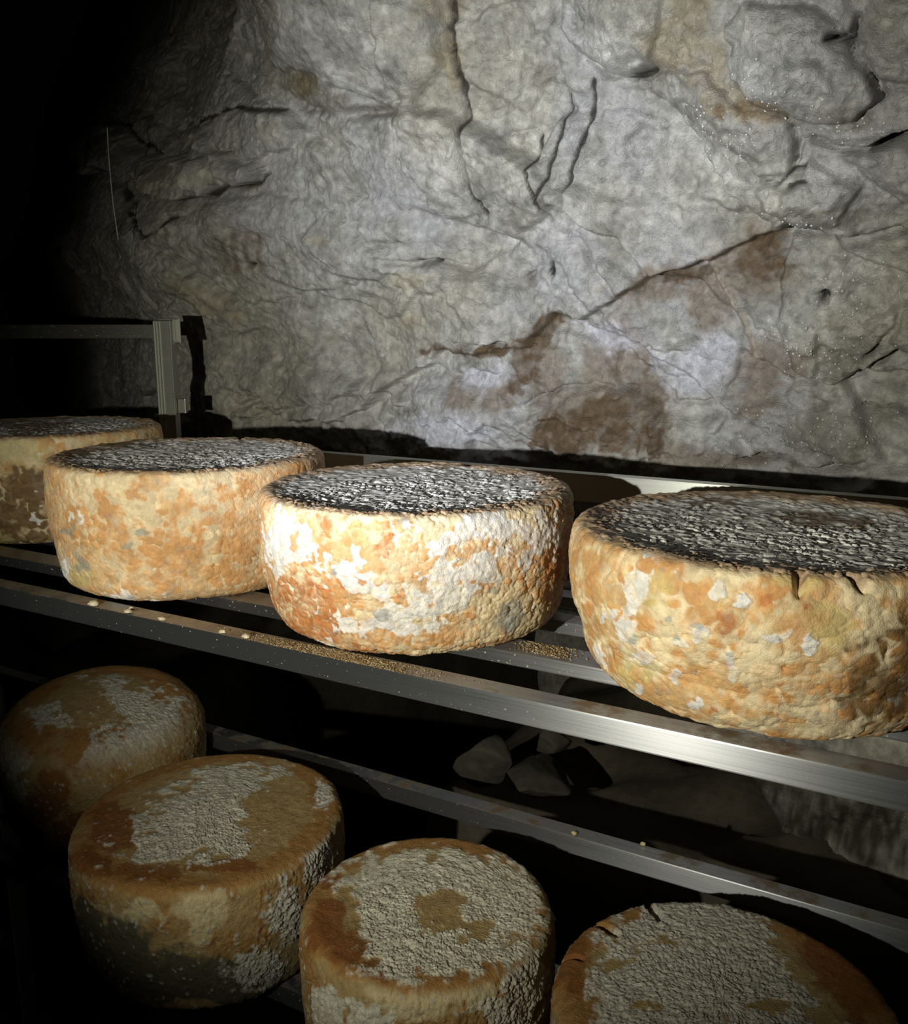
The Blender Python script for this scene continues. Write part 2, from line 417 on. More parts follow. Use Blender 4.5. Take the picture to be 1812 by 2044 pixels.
    Pq = np.stack([(Pf[:, 0] * .93 - Pf[:, 2] * .37) * .62, Pf[:, 1] * .4, (Pf[:, 0] * .37 + Pf[:, 2] * .93) * 1.3], 1)
    smooth_zone = np.clip(blob(px, py, 780, 380, 170, 170) + blob(px, py, 620, 640, 200, 130) + blob(px, py, 760, 90, 140, 80) + .8 * blob(px, py, 350, 350, 250, 400), 0, 1)
    hf = np.zeros(len(X), np.float32)
    for sc_, am_, sd_ in ((6.5, 0.028, 7), (15, 0.013, 8), (38, 0.0050, 9)):    # broken rock facets
        _, _, ci, of = worley(Pq, sc_, sd_, vec=True)
        an = ci * 37.7
        hf += am_ * (np.cos(an) * of[:, 0] + np.sin(an) * of[:, 2]) * (0.4 + ((ci * 91.7) % 1)) * (1 - (.65 if sc_ > 10 else .1) * smooth_zone)
    g = hf.reshape(len(xs), len(zs))
    for _ in range(3):
        g[1:-1] = .25 * g[:-2] + .5 * g[1:-1] + .25 * g[2:]
        g[:, 1:-1] = .25 * g[:, :-2] + .5 * g[:, 1:-1] + .25 * g[:, 2:]
    h += g.ravel()
    h += 0.0016 * R1 * (1 - .7 * smooth_zone) + 0.0030 * R2 * (1 - .3 * smooth_zone) + (0.0032 * fbm(P, 70, 3, 81) + 0.0022 * fbm(P, 180, 2, 82)) * (1 - .4 * smooth_zone)
    rough_zone = np.clip(sst(-20, 60, dB) + 0.8 * blob(px, py, 1690, 620, 120, 150) + .7 * blob(px, py, 1100, 280, 170, 180)
                         + .7 * blob(px, py, 1300, 290, 120, 100) + 0.5 * blob(px, py, 1600, 860, 250, 80), 0, 1)
    f1, f2, cid = worley(P, 90, 3)
    pit = np.exp(-(f1 / 0.26) ** 2) * (cid > 0.55)
    h -= 0.0085 * pit * rough_zone
    h += 0.0035 * rough_zone * fbm(P, 55, 3, 91)
    V = P.copy()
    # outward direction: towards the visitor, a little downward where the vault leans
    nrm = np.array([0, -0.96, -0.28], np.float32)
    V += nrm[None, :] * h[:, None]
    # ---- colour
    n1 = fbm(P, 5, 4, 101); n2 = fbm(P, 22, 4, 111); n3 = fbm(P, 90, 3, 121)
    col = np.tile(np.array([[0.45, 0.44, 0.405]], np.float32), (len(X), 1))
    col *= np.clip(1 + 0.36 * n2 + 0.36 * n3, .4, 1.6)[:, None]
    col = mixc(col, (0.38, 0.35, 0.26), 0.5 * sst(-0.1, 0.6, n1 + .3 * n2))
    col = mixc(col, (0.25, 0.24, 0.20), 0.55 * sst(0.15, 0.6, fbm(P, 13, 4, 141)))
    col = mixc(col, (0.46, 0.46, 0.49), 0.6 * sst(0.0, 0.5, -n1 + .4 * n2))
    col = mixc(col, (0.62, 0.61, 0.57), 0.5 * sst(0.25, 0.8, n2 + .5 * n3))
    jit = 0.35 * n2 + 0.25 * n3 + 0.15 * n1
    def stain_and_shading(lst, c, amt=0.85, lo=0.22, hi=0.72):
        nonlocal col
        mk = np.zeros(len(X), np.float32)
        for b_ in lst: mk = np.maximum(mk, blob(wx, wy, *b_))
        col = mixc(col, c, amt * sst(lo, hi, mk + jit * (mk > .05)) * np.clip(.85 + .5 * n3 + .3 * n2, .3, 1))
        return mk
    stain_and_shading([(1330, 560, 90, 50, -20), (1500, 530, 80, 70, -20), (1410, 590, 60, 60), (1230, 700, 60, 100), (1090, 740, 50, 90), (1180, 810, 110, 70),
           (1500, 760, 60, 90), (1560, 700, 60, 50), (930, 770, 40, 35), (1015, 785, 35, 35), (1430, 915, 150, 20, 5), (1375, 905, 60, 30)], (0.25, 0.20, 0.15), 0.85, 0.15, 0.6)
    stain_and_shading([(1180, 835, 110, 40, -8), (1270, 800, 45, 60), (1255, 860, 60, 40), (1045, 720, 22, 70, 15), (1085, 670, 28, 60, 30), (1520, 510, 60, 45, -25),
           (1370, 545, 50, 18, -28), (960, 690, 90, 9, -4)], (0.135, 0.088, 0.05), 0.97, 0.14, 0.5)
    stain_and_shading([(1410, 40, 45, 80), (1440, 120, 50, 60), (1370, 90, 60, 60), (1500, 190, 70, 35, 30), (1460, 190, 30, 30), (890, 10, 40, 40), (905, 100, 14, 90)], (0.33, 0.27, 0.165), 0.7)
    stain_and_shading([(1560, 210, 50, 25, 25), (1475, 205, 16, 22), (1530, 200, 35, 18)], (0.23, 0.155, 0.08), 0.75)
    stain_and_shading([(450, 600, 70, 22, 25), (400, 570, 70, 18, 20), (660, 470, 20, 12), (655, 680, 16, 12), (835, 548, 55, 14), (830, 640, 28, 16)], (0.42, 0.36, 0.23), 0.5)
    stain_and_shading([(600, 150, 55, 22, 10), (1720, 215, 55, 28), (1720, 420, 60, 14), (1650, 395, 60, 10), (1700, 700, 60, 35, -40), (1090, 150, 30, 22),
           (640, 200, 70, 25), (760, 225, 70, 14)], (0.21, 0.19, 0.15), 0.7)
    stain_and_shading([(1380, 740, 90, 60), (1220, 660, 70, 40, 30), (900, 850, 120, 40), (960, 740, 60, 26), (1420, 700, 60, 40)], (0.66, 0.66, 0.74), 0.8)
    stain_and_shading([(1240, 105, 70, 45), (1430, 300, 60, 30, 45), (1560, 660, 60, 40), (1380, 250, 60, 30, 50)], (0.66, 0.66, 0.62), 0.6)
    stain_and_shading([(1500, 1580, 420, 110, 15)], (0.042, 0.033, 0.019), 0.97)  # brown rock darkened past its own tone to paint dimness below the shelf
    stain_and_shading([(495, 374, 60, 12, -6), (180, 260, 50, 20), (250, 300, 30, 14, 30), (600, 170, 60, 25)], (0.20, 0.16, 0.08), 0.8)
    stain_and_shading([(330, 370, 70, 18, 12), (560, 255, 40, 30), (420, 350, 90, 14)], (0.58, 0.56, 0.48), 0.7)  # pale bands paint a bright highlight onto the ledge face
    # four rusty finger-like streaks
    for q in ([(466, 478), (470, 528)], [(488, 465), (493, 530)], [(512, 465), (518, 525)], [(538, 468), (541, 530)]):
        d = polydist(wx * .3 + px * .7, wy * .3 + py * .7, q)
        col = mixc(col, (0.17, 0.115, 0.075), 0.8 * np.exp(-(d / 8.) ** 2) * np.clip(.75 + .6 * n3, 0, 1))
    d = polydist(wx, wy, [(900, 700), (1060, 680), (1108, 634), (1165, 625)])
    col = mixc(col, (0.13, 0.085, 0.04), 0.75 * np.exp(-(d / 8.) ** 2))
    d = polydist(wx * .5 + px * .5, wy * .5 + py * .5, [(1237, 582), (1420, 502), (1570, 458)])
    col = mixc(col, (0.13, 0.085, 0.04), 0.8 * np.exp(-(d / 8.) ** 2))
    col = mixc(col, (0.45, 0.37, 0.29), 0.8 * vein)
    col = mixc(col, (0.022, 0.018, 0.012), 0.90 * sst(0.18, 0.8, crevice_shade))  # crack and hole shade painted near-black into the rock colour
    col[~nearz] = (0.4, 0.39, 0.36)
    wet = np.clip(1.0 * rough_zone * sst(-0.25, 0.35, fbm(P, 10, 2, 131) + .1), 0, 1)
    globals()['WALL'] = (V, px, py)
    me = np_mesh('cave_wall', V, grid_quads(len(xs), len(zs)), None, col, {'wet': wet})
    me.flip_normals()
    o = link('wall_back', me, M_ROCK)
    globals()['WALL_OBJ'] = o
    tag(o, 'grey cracked cave rock wall with brown stains and wet pitted bulges', 'rock wall', kind='structure')
build_wall()
print('wall', time.time() - T0)

# ------------------------------------------------------------------ cave floor rising in a bank towards the wall
def build_floor():
    xs = np.linspace(-2.9, 1.3, 170); ys = np.linspace(-1.3, 2.7, 180)
    X, Y = np.meshgrid(xs, ys, indexing='ij'); X = X.ravel(); Y = Y.ravel()
    P = np.stack([X, Y, 0 * X], 1).astype(np.float32)
    bankx = 1 - sst(-1.10, -0.98, X) * sst(-0.58, -0.68, X)
    Z = -1.25 + 0.62 * sst(0.84, 1.02, Y) * bankx + 0.03 * fbm(P, 4, 3, 7) * (1 + sst(.8, 1, Y)) + 0.012 * fbm(P, 16, 3, 8)
    V = np.stack([X, Y, Z], 1)
    n = fbm(P, 9, 4, 3)
    col = np.tile(np.array([[0.07, 0.06, 0.045]], np.float32), (len(X), 1)) * (1 + .35 * n)[:, None]
    me = np_mesh('cave_floor', V, grid_quads(len(xs), len(ys)), None, col, {'wet': 0 * X})
    o = link('floor', me, M_STONE)
    tag(o, 'dark rocky cave floor banked up against the wall', 'floor', kind='structure')
build_floor()

# ------------------------------------------------------------------ metal rack that carries the cheeses
ZU, ZL = -0.24, -0.575                          # top of the upper and lower bearing rails
XL_, XR_ = -1.30, 0.48
ORG = (-0.4, 0.64, -1.25)
rack = link('cheese_rack', None, None, ORG)
tag(rack, 'long two-tier aluminium rack of narrow rails holding the cheese wheels', 'shelf rack')
def rail(y0, y1, ztop, hgt, lab=None, mat=M_RAIL):
    o = box('rail', (XL_, y0, ztop - hgt), (XR_, y1, ztop), mat, rack, ORG, 0.0012)
    if lab: o['label'] = lab
    return o
rail(0.507, 0.526, ZU, 0.0185, 'front rail with dusty top and crumb stains')
rail(0.583, 0.613, ZU, 0.011)
rail(0.668, 0.690, ZU, 0.011)
rail(0.735, 0.757, ZU, 0.011)
rail(0.820, 0.835, -0.1395, 0.028, 'rear guard rail of the upper tier', M_POST)
rail(0.535, 0.560, ZL, 0.0185)
rail(0.600, 0.622, ZL, 0.011)
rail(0.655, 0.680, ZL, 0.011)
rail(0.755, 0.774, -0.49, 0.0200, 'rear guard rail of the lower tier')
for x0, x1 in ((XL_ - 0.03, XL_), (XR_, XR_ + 0.03)):
    for y0, y1 in ((0.485, 0.515), (0.812, 0.842)):
        box('post', (x0, y0, -1.25), (x1, y1, -0.13), M_POST, rack, ORG)
    for zt in (ZU, ZL, -1.0):
        box('crossbar', (x0 + .004, 0.515, zt - 0.022), (x1 - .004, 0.812, zt), M_RAIL, rack, ORG)

# second frame by the wall on the left: ribbed post, top bar, corner bracket, clip
p0 = at_y(331, 700, 0.97)
frame = link('metal_frame', None, None, (p0[0], p0[1], -1.25), rz=YAW)
tag(frame, 'grey ribbed metal frame mounted before the dark rock at left', 'frame')
def fpart(name, lo, hi, bev=0.001, mat=M_POST):
    return box(name, lo, hi, mat, frame, (0, 0, 0), bev)
ZT = 1.25 + 0.012
fpart('post', (-0.0125, -0.010, 1.0), (0.0125, 0.010, ZT), 0.0008)
for k, xx in enumerate((-0.0120, -0.0082, -0.0040, 0.0115)):
    fpart('rib', (xx - 0.0008, -0.0130, 1.0), (xx + 0.0008, -0.0095, ZT - 0.001), 0.0003)
fpart('top_bar', (-0.86, -0.006, ZT - 0.0260), (-0.0125, 0.010, ZT - 0.0055), 0.001, M_BAR)
fpart('corner_bracket', (0.0125, -0.006, ZT - 0.030), (0.0165, 0.012, ZT + 0.002), 0.0008)
fpart('corner_bracket', (-0.014, 0.010, ZT - 0.032), (0.020, 0.014, ZT + 0.004), 0.0008)
fpart('clip', (-0.020, -0.0125, ZT - 0.140), (0.0125, -0.010, ZT - 0.136), 0.0004)
fpart('clip', (0.0125, -0.004, ZT - 0.136), (0.026, 0.008, ZT - 0.114), 0.002)
fpart('post', (-0.885, -0.010, 1.0), (-0.86, 0.010, ZT), 0.0008)
for xx in (0.0, -0.872):
    fpart('wall_arm', (xx - .008, 0.010, 1.004), (xx + .008, 0.24 if xx == 0 else 0.60, 1.020), 0.0008)
print('rack', time.time() - T0)

# ------------------------------------------------------------------ cheese wheels
def cheese(name, cx, cy, R, zb, zt, style, seed, nt=560, ntop=90, nside=120, rim=0.012, rimb=0.020, bulge=0.03, binset=0.05,
           dome=0.0, lip=0.0, topsc=1.0, notches=(), lean=(0, 0), wob=0.012, dvar=1.1):
    Hh = zt - zb
    # profile points (r, z, nr, nz, kind) from top centre to bottom centre
    Rt, Rb = R * topsc, R * (1 - binset)
    pr = []
    rr = np.linspace(0.004, Rt - rim, ntop)
    for r in rr:
        q = r / (Rt - rim)
        z = Hh + dome * (1 - q * q) - lip * (1 - sst(0.80, 0.99, np.array(q)))
        pr.append((r, float(z), 1.0, q))
    step_ = Hh / nside
    nr_ = max(10, int(rim * 1.57 / step_))
    for a in np.linspace(0, math.pi / 2, nr_)[1:]:
        pr.append((Rt - rim + rim * math.sin(a), Hh - rim + rim * math.cos(a), 1 - a / (math.pi / 2), 1.0))
    for s in np.linspace(0, 1, nside)[1:]:
        z = (Hh - rim) * (1 - s) + rimb * s
        r = Rt * (1 - s) + Rb * s + R * bulge * 4 * s * (1 - s)
        pr.append((r, z, 0.0, 1.0))
    for a in np.linspace(0, math.pi / 2, max(8, int(rimb * 1.57 / step_ * .85)))[1:]:
        pr.append((Rb - rimb + rimb * math.cos(a), rimb - rimb * math.sin(a), 0.0, 1.0))
    for r in np.linspace(Rb - rimb, 0.01, 7)[1:]:
        pr.append((r, 0.0, 0.0, 1.0))
    pr = np.array(pr, np.float32)
    npf = len(pr)
    dr = np.gradient(pr[:, 0]); dz = np.gradient(pr[:, 1])
    ln = np.hypot(dr, dz) + 1e-9
    pnr, pnz = -dz / ln, dr / ln
    sign = 1.0 if pnz[2] > 0 else -1.0
    pnr, pnz = pnr * sign, pnz * sign
    # denser columns on the side that faces the aisle
    face = math.atan2(-cy, -cx)
    u = np.linspace(0, 1, 4001); dens = 1.15 + dvar * np.cos(2 * math.pi * (u - 0.5))
    dens = np.maximum(dens, 0.45); cum = np.cumsum(dens); cum /= cum[-1]
    th = face + math.pi * 2 * (np.interp(np.arange(nt) / nt, cum, u) - 0.5)
    TH, _ = np.meshgrid(th, np.arange(npf), indexing='ij')
    J = np.tile(np.arange(npf), (nt, 1)).ravel(); TH = TH.ravel()
    ct, sn = np.cos(TH), np.sin(TH)
    r = pr[J, 0]; z = pr[J, 1]; topw = pr[J, 2]; qq = pr[J, 3]
    cs = np.stack([ct, sn, 0 * ct], 1).astype(np.float32)
    rw = 1 + wob * perlin(cs * 1.3 + seed * 3.1, seed) * np.minimum(1, r / (0.4 * R)) + 0.4 * wob * perlin(cs * 4 + seed, seed + 1) * np.minimum(1, r / (0.7 * R))
    P = np.stack([r * ct * rw, r * sn * rw, z], 1).astype(np.float32)
    N = np.stack([pnr[J] * ct, pnr[J] * sn, pnz[J]], 1).astype(np.float32)
    wpos = P + np.array([cx, cy, zb], np.float32)
    px, py = project(wpos)
    front = sst(0.0, 0.15, -np.einsum('ij,ij->i', N, wpos) / np.linalg.norm(wpos, axis=1))
    Ps = P + seed * 1.37
    h, col = style(dict(P=Ps, N=N, px=px, py=py, front=front, top=topw, q=qq, z=z / Hh, r=r, R=R, seed=seed, th=TH))
    V = P + N * h[:, None]
    for (nx, ny, wid, dep, ang) in notches:       # splits in the rim, given where they open
        # direction of the notch on the rim from its place
        a = math.atan2(ny - cy, nx - cx)
        da = (TH - a + math.pi) % (2 * math.pi) - math.pi
        off = np.abs(da) * r + (R - r) * math.tan(math.radians(ang)) * np.sign(da)
        k = np.clip(1 - np.abs(off) / wid, 0, 1) * sst(R - dep, R - dep * .55, r) * sst(1 - 1.0 * dep / Hh, 1 - .3 * dep / Hh, z / Hh) * (np.abs(da) < 1)
        V[:, 2] -= k * dep * 0.55
        rad = k * dep * 0.28 * (1 - topw)
        V[:, 0] -= rad * ct; V[:, 1] -= rad * sn
    V[:, 2] = np.maximum(V[:, 2], 0.0)
    i = np.arange(nt)[:, None]; j = np.arange(npf - 1)[None, :]
    a0 = (i * npf + j).ravel(); a1 = (((i + 1) % nt) * npf + j).ravel()
    quads = np.stack([a0, a0 + 1, a1 + 1, a1], 1)
    ntot = nt * npf
    top_c = V[np.arange(nt) * npf].mean(0); bot_c = V[np.arange(nt) * npf + npf - 1].mean(0)
    V = np.concatenate([V, top_c[None], bot_c[None]])
    col = np.concatenate([col, col[:1], col[npf - 1:npf]])
    ii = np.arange(nt)
    t1 = np.stack([ii * npf, ((ii + 1) % nt) * npf, np.full(nt, ntot)], 1)
    t2 = np.stack([((ii + 1) % nt) * npf + npf - 1, ii * npf + npf - 1, np.full(nt, ntot + 1)], 1)
    if lean != (0, 0):
        ax, ay = lean
        Rm = np.array(Matrix.Rotation(ax, 3, 'X') @ Matrix.Rotation(ay, 3, 'Y'))
        V = V @ Rm.T
        V[:, 2] -= V[:, 2].min()
    me = np_mesh(name, V, quads, np.concatenate([t1, t2]), col)
    return me, (cx, cy, zb)

PEACH, ORANGE, RUST = (0.66, 0.42, 0.205), (0.60, 0.30, 0.105), (0.50, 0.185, 0.06)
CREAM, WHITE, GREY = (0.80, 0.67, 0.45), (0.80, 0.79, 0.79), (0.30, 0.33, 0.32)
YELL, BROWN, DARK = (0.62, 0.55, 0.24), (0.20, 0.115, 0.04), (0.085, 0.055, 0.03)

def spots(d, lst):
    mk = np.zeros(len(d['px']), np.float32)
    wx = d['px'] + 13 * d['w1'] + 12 * d['w3']; wy = d['py'] + 13 * d['w2'] + 12 * d['w4']
    for b in lst: mk = np.maximum(mk, blob(wx, wy, *b))
    return mk * d['front']

def upper_style(cell=0.0075, amp=0.0022, white=(), rust=(), orange=(), cream=(), yell=(), grey=(), brown=(), smooth=(), coarse=(),
                white_bias=0.0, rust_bias=0.0, top_brown=(), top_white=0.55, base=PEACH, wgain=0.72, bigcol=0.5, cream_bias=0.0):
    def st(d):
        P = d['P']; seed = d['seed']; n = len(P)
        d['w1'] = fbm(P, 90, 3, seed + 1); d['w2'] = fbm(P, 90, 3, seed + 5)
        d['w3'] = fbm(P, 42, 2, seed + 2); d['w4'] = fbm(P, 42, 2, seed + 6)
        side = 1 - sst(0.35, 0.9, d['top'])
        Pw = P + 0.002 * np.stack([d['w1'], d['w2'], fbm(P, 90, 2, seed + 9)], 1)
        f1, f2, cid = worley(Pw, 1 / cell, seed + 11)
        g1, g2, cid2 = worley(Pw, 1 / (cell * 0.48), seed + 12)
        b1, b2, cid3 = worley(Pw, 1 / (cell * 1.9), seed + 13)
        nod = np.sqrt(np.clip(1 - (f1 / 0.80) ** 2, 0, 1)); nod2 = np.sqrt(np.clip(1 - (g1 / 0.80) ** 2, 0, 1)); nod3 = np.sqrt(np.clip(1 - (b1 / .85) ** 2, 0, 1))
        n1 = fbm(P, 22, 3, seed + 21); n2 = fbm(P, 55, 4, seed + 22); n3 = fbm(P, 160, 3, seed + 23); n4 = fbm(P, 30, 3, seed + 24); n5 = fbm(P, 110, 3, seed + 26)
        am = np.clip(0.55 + 0.55 * n4, 0.15, 1.1) * (1 - 0.75 * spots(d, smooth)) 
        co = spots(d, coarse)
        wm = spots(d, white)
        wv = wgain * wm + white_bias + 0.40 * n1 + 0.50 * n2 + .20 * n5
        wmask = sst(0.34, 0.44, wv + 0.14 * n3 - 0.45 * (nod - 0.72) * (cid > .25))
        h_side = 1.5 * amp * am * (cid * .7 + .45) * (nod - .5) + amp * 0.60 * (nod2 - .5) * (cid2 * .7 + .4) + co * amp * 1.7 * (nod3 - .5) * (.4 + cid3 * .8) + 0.0016 * n1
        h_side = h_side * (1 - 0.35 * wmask) + wmask * 0.0006 * (1 + n3 * 1.3)
        # crust on the flat top: flakes with open gaps
        t1, t2, tid = worley(Pw + .0016 * np.stack([n3, n5, n2], 1), 1 / 0.0052, seed + 31)
        gap = (1 - sst(0.04, 0.26, t2 - t1)) * np.clip(.55 + 1.3 * n4 + .6 * n2, .05, 1.3)
        h_top = -0.0016 * gap * (tid * .8 + .35) + 0.0012 * (tid - .5) + 0.0006 * n2 + 0.0006 * n3 + .0008 * n1
        h = h_side * side + h_top * (1 - side)
        # colours
        col = np.tile(np.array([base], np.float32), (n, 1))
        vcell = (cid - .5)
        col = mixc(col, ORANGE, 0.80 * sst(0.02, 0.40, n2 * .8 + n1 * .5 + .55 * vcell + .25 * n5 + .8 * spots(d, orange)))
        col = mixc(col, CREAM, 0.85 * sst(0.08, 0.50, -n2 * .6 + n4 * .6 - .65 * vcell - .25 * n5 + cream_bias + 1.0 * spots(d, cream)))
        col = mixc(col, RUST, 0.85 * sst(0.42, 0.66, spots(d, rust) + rust_bias + .38 * n2 + .42 * vcell + .2 * n5))
        col = mixc(col, YELL, 0.55 * sst(0.30, 0.75, spots(d, yell) + .3 * n2))
        col = mixc(col, (0.145, 0.08, 0.028), 0.9 * sst(0.25, 0.55, spots(d, brown) + .3 * n2 + .2 * n3))
        col = mixc(col, WHITE, 0.93 * wmask)
        bigr = sst(0.22, 0.05, b2 - b1) * sst(-.2, .3, n4 + .1)                       # pale skins where big nodules meet
        col = mixc(col, (0.86, 0.74, 0.50), 0.6 * bigr * bigcol)
        col = mixc(col, ORANGE, 0.45 * bigcol * sst(.5, .15, b1) * (cid3 > .45))
        rim_w = sst(0.25, 0.6, -nod + .75 + .3 * n2) * sst(-0.1, 0.4, n1 + .25) * 0.75     # pale threads between the nodules
        col = mixc(col, CREAM, rim_w)
        col = mixc(col, GREY, 0.65 * sst(0.45, 0.75, spots(d, grey) + .25 * n2) + 0.40 * sst(0.62, 0.8, cid2) * sst(.25, .6, -n4 + .3 * n2))
        col *= (1 + .14 * n3 + .26 * vcell + .12 * (cid2 - .5))[:, None]
        # top colours
        tc = np.tile(np.array([(0.52, 0.50, 0.47)], np.float32), (n, 1))
        tc = mixc(tc, (0.82, 0.81, 0.81), sst(.35, .8, tid + .3 * n2 + top_white - .55))
        tc = mixc(tc, (0.45, 0.28, 0.14), 0.85 * sst(0.80, 0.97, d['q'] + .10 * n2 + .10 * n1))
        tc = mixc(tc, (0.20, 0.13, 0.075), 0.85 * sst(0.3, 0.6, spots(d, top_brown) + .25 * n2))
        tc *= (1 + .5 * (tid - .5))[:, None]
        return h, mixc3(tc, col, side)
    return st
def mixc3(a, b, t):
    return a + (b - a) * t[:, None]

def rim_at(cx, cy, R, z, x, y):
    a = np.linspace(0, 2 * math.pi, 1441)
    q = np.stack([cx + R * np.cos(a), cy + R * np.sin(a), 0 * a + z], 1)
    ux, uy = project(q); k = int(np.argmin((ux - x) ** 2 + (uy - y) ** 2))
    return float(q[k, 0]), float(q[k, 1])
G_UP = 'large bumpy orange cheese wheels on the upper tier'
G_LO = 'smaller brown-rinded cheese wheels on the lower tier'
def put(name, me_loc, mat, label, group):
    me, loc = me_loc
    o = link(name, me, mat, loc)
    return tag(o, label, 'cheese', group)

st = upper_style(0.0085, 0.0018, base=(0.60, 0.42, 0.21), brown=[(60, 970, 60, 40), (30, 1010, 60, 70), (70, 1060, 20, 60)], yell=[(40, 900, 60, 30), (20, 1080, 60, 30)],
                 cream=[(30, 890, 70, 26)], white=[(75, 935, 14, 30), (70, 1000, 10, 50)], white_bias=-.25, bigcol=.15, top_brown=[(60, 850, 120, 20)], top_white=.35)
c1 = at_z(-60, 862, -0.118)
put('whole_cheese', cheese('whole_cheese', -0.965, 0.722, 0.130, ZU, -0.116, st, 3, 380, 70, 90, rim=0.010, lip=0.0015, notches=[(-0.89, 0.835, 0.006, 0.020, 0)]),
    M_RIND, 'yellowish brown cheese wheel cut off by the left edge, on the upper tier', G_UP)

st = upper_style(0.0072, 0.0014, base=(0.72, 0.48, 0.26), white=[(125, 1130, 30, 25), (235, 1190, 45, 12), (165, 1035, 18, 18), (290, 1135, 22, 12), (190, 1125, 12, 22), (320, 1190, 30, 10)],
                 cream=[(290, 1010, 60, 55), (400, 990, 55, 75), (250, 960, 40, 30), (460, 945, 50, 18), (170, 980, 25, 40)],
                 orange=[(200, 1010, 40, 50), (330, 1100, 120, 40), (450, 1120, 50, 60)], grey=[(137, 1062, 13, 13), (277, 1067, 16, 15), (165, 1120, 12, 25), (250, 1090, 18, 14)],
                 yell=[(150, 1150, 50, 30)], smooth=[(330, 1000, 160, 70)], white_bias=-.20, bigcol=.2, top_white=.75, cream_bias=-.12, top_brown=[(150, 905, 40, 14), (240, 885, 90, 8)])
put('whole_cheese', cheese('whole_cheese', -0.658, 0.648, 0.133, ZU, -0.120, st, 11, 560, 100, 120, rim=0.009, lip=0.0012, dome=-0.0045, bulge=.02, binset=.05, rimb=.018, notches=[(-0.70, 0.775, 0.004, 0.020, 0)]),
    M_RIND, 'peach and cream cheese wheel, second from the left on the upper tier', G_UP)

st = upper_style(0.0060, 0.0021, base=(0.66, 0.40, 0.20), white=[(555, 1080, 40, 75), (610, 1090, 30, 60), (690, 1140, 80, 45), (850, 1080, 70, 40), (990, 1050, 90, 40), (1080, 1060, 45, 55), (770, 1240, 110, 38),
                        (900, 1190, 90, 50), (650, 1290, 50, 14), (960, 1130, 110, 50), (745, 1175, 40, 25), (690, 1245, 40, 30)],
                 rust=[(600, 1185, 70, 55), (650, 1250, 60, 40), (770, 1090, 36, 34), (888, 1112, 20, 32), (715, 1165, 60, 30), (570, 1250, 40, 40), (720, 1300, 40, 20), (1105, 1130, 30, 50), (810, 1180, 30, 20), (650, 1050, 25, 25)],
                 orange=[(620, 1200, 90, 90), (820, 1280, 90, 30), (900, 1300, 110, 30), (1020, 1260, 70, 50)], cream=[(760, 1020, 220, 22), (1030, 1230, 70, 60), (950, 1310, 150, 20), (1040, 1020, 50, 40)],
                 grey=[(760, 1230, 22, 14), (800, 1045, 14, 12), (665, 1140, 14, 12), (980, 1180, 16, 12), (1010, 1230, 40, 40)], coarse=[(1050, 1210, 90, 100), (800, 1010, 250, 16)], white_bias=-.06, rust_bias=-.05, top_white=.6)
put('whole_cheese', cheese('whole_cheese', -0.3836, 0.632, 0.130, ZU, -0.127, st, 23, 600, 110, 130, rim=0.009, lip=0.0012, dome=-0.0045, bulge=.025, binset=.05, rimb=.026,
                           notches=[(-0.400, 0.760, 0.006, 0.018, 0), (-0.375, 0.761, 0.004, 0.014, 0)]),
    M_RIND, 'orange cheese wheel heavily blotched with white mould, third from the left on the upper tier', G_UP)

st = upper_style(0.0095, 0.0019, base=(0.64, 0.40, 0.18), white=[(1270, 1165, 22, 30), (1265, 1205, 16, 30), (1225, 1225, 24, 20), (1250, 1260, 24, 24), (1285, 1310, 22, 18), (1195, 1310, 14, 28), (1440, 1180, 18, 40), (1480, 1195, 26, 18),
                        (1360, 1285, 26, 12), (1395, 1268, 18, 18), (1545, 1278, 40, 16), (1620, 1300, 36, 26), (1464, 1325, 10, 34), (1350, 1350, 12, 18), (1385, 1400, 14, 12), (1285, 1375, 10, 14), (1300, 1110, 14, 10)],
                 cream=[(1420, 1100, 60, 45), (1490, 1130, 30, 40), (1690, 1110, 70, 35), (1560, 1090, 40, 20), (1660, 1430, 60, 70), (1400, 1460, 120, 20), (1720, 1180, 60, 60), (1500, 1480, 150, 14)],
                 orange=[(1350, 1150, 60, 50), (1520, 1200, 60, 50), (1440, 1270, 60, 60), (1280, 1420, 60, 40), (1580, 1380, 80, 60), (1560, 1110, 30, 30), (1170, 1200, 20, 70)], rust=[(1530, 1200, 22, 16), (1445, 1250, 30, 40), (1620, 1215, 20, 10), (1290, 1090, 40, 10), (1420, 1410, 14, 12)],
                 yell=[(1310, 1180, 40, 40), (1605, 1155, 60, 25), (1260, 1340, 30, 50), (1660, 1250, 50, 60), (1300, 1340, 30, 20)], grey=[(1335, 1232, 16, 14), (1265, 1270, 8, 10), (1350, 1278, 14, 12), (1465, 1305, 10, 8), (1555, 1278, 10, 8), (1390, 1250, 20, 10), (1505, 1290, 10, 10)],
                 brown=[(1770, 1330, 70, 90), (1730, 1400, 40, 40), (1800, 1260, 40, 50)], coarse=[(1620, 1420, 120, 90), (1700, 1150, 110, 60), (1420, 1110, 90, 40)], white_bias=-.24, wgain=1.35, bigcol=1.0, top_white=.6,  # brown at far right paints in shade on the side turned from the torch
                 top_brown=[(1620, 1035, 90, 16), (1700, 1045, 60, 14), (1430, 1005, 60, 8), (1190, 1020, 30, 14)])
put('whole_cheese', cheese('whole_cheese', -0.095, 0.626, 0.136, ZU, -0.130, st, 37, 620, 110, 140, rim=0.010, lip=0.0012, dome=-0.0045, bulge=.045, binset=.07, rimb=.036,
                           notches=[(*rim_at(-.095, .626, .132, -.134, 1600, 1100), 0.0045, 0.015, 0), (*rim_at(-.095, .626, .132, -.134, 1722, 1110), 0.0055, 0.011, 25)]),
    M_RIND, 'big orange cheese wheel with small white patches, at the right end of the upper tier', G_UP)
print('upper cheeses', time.time() - T0)

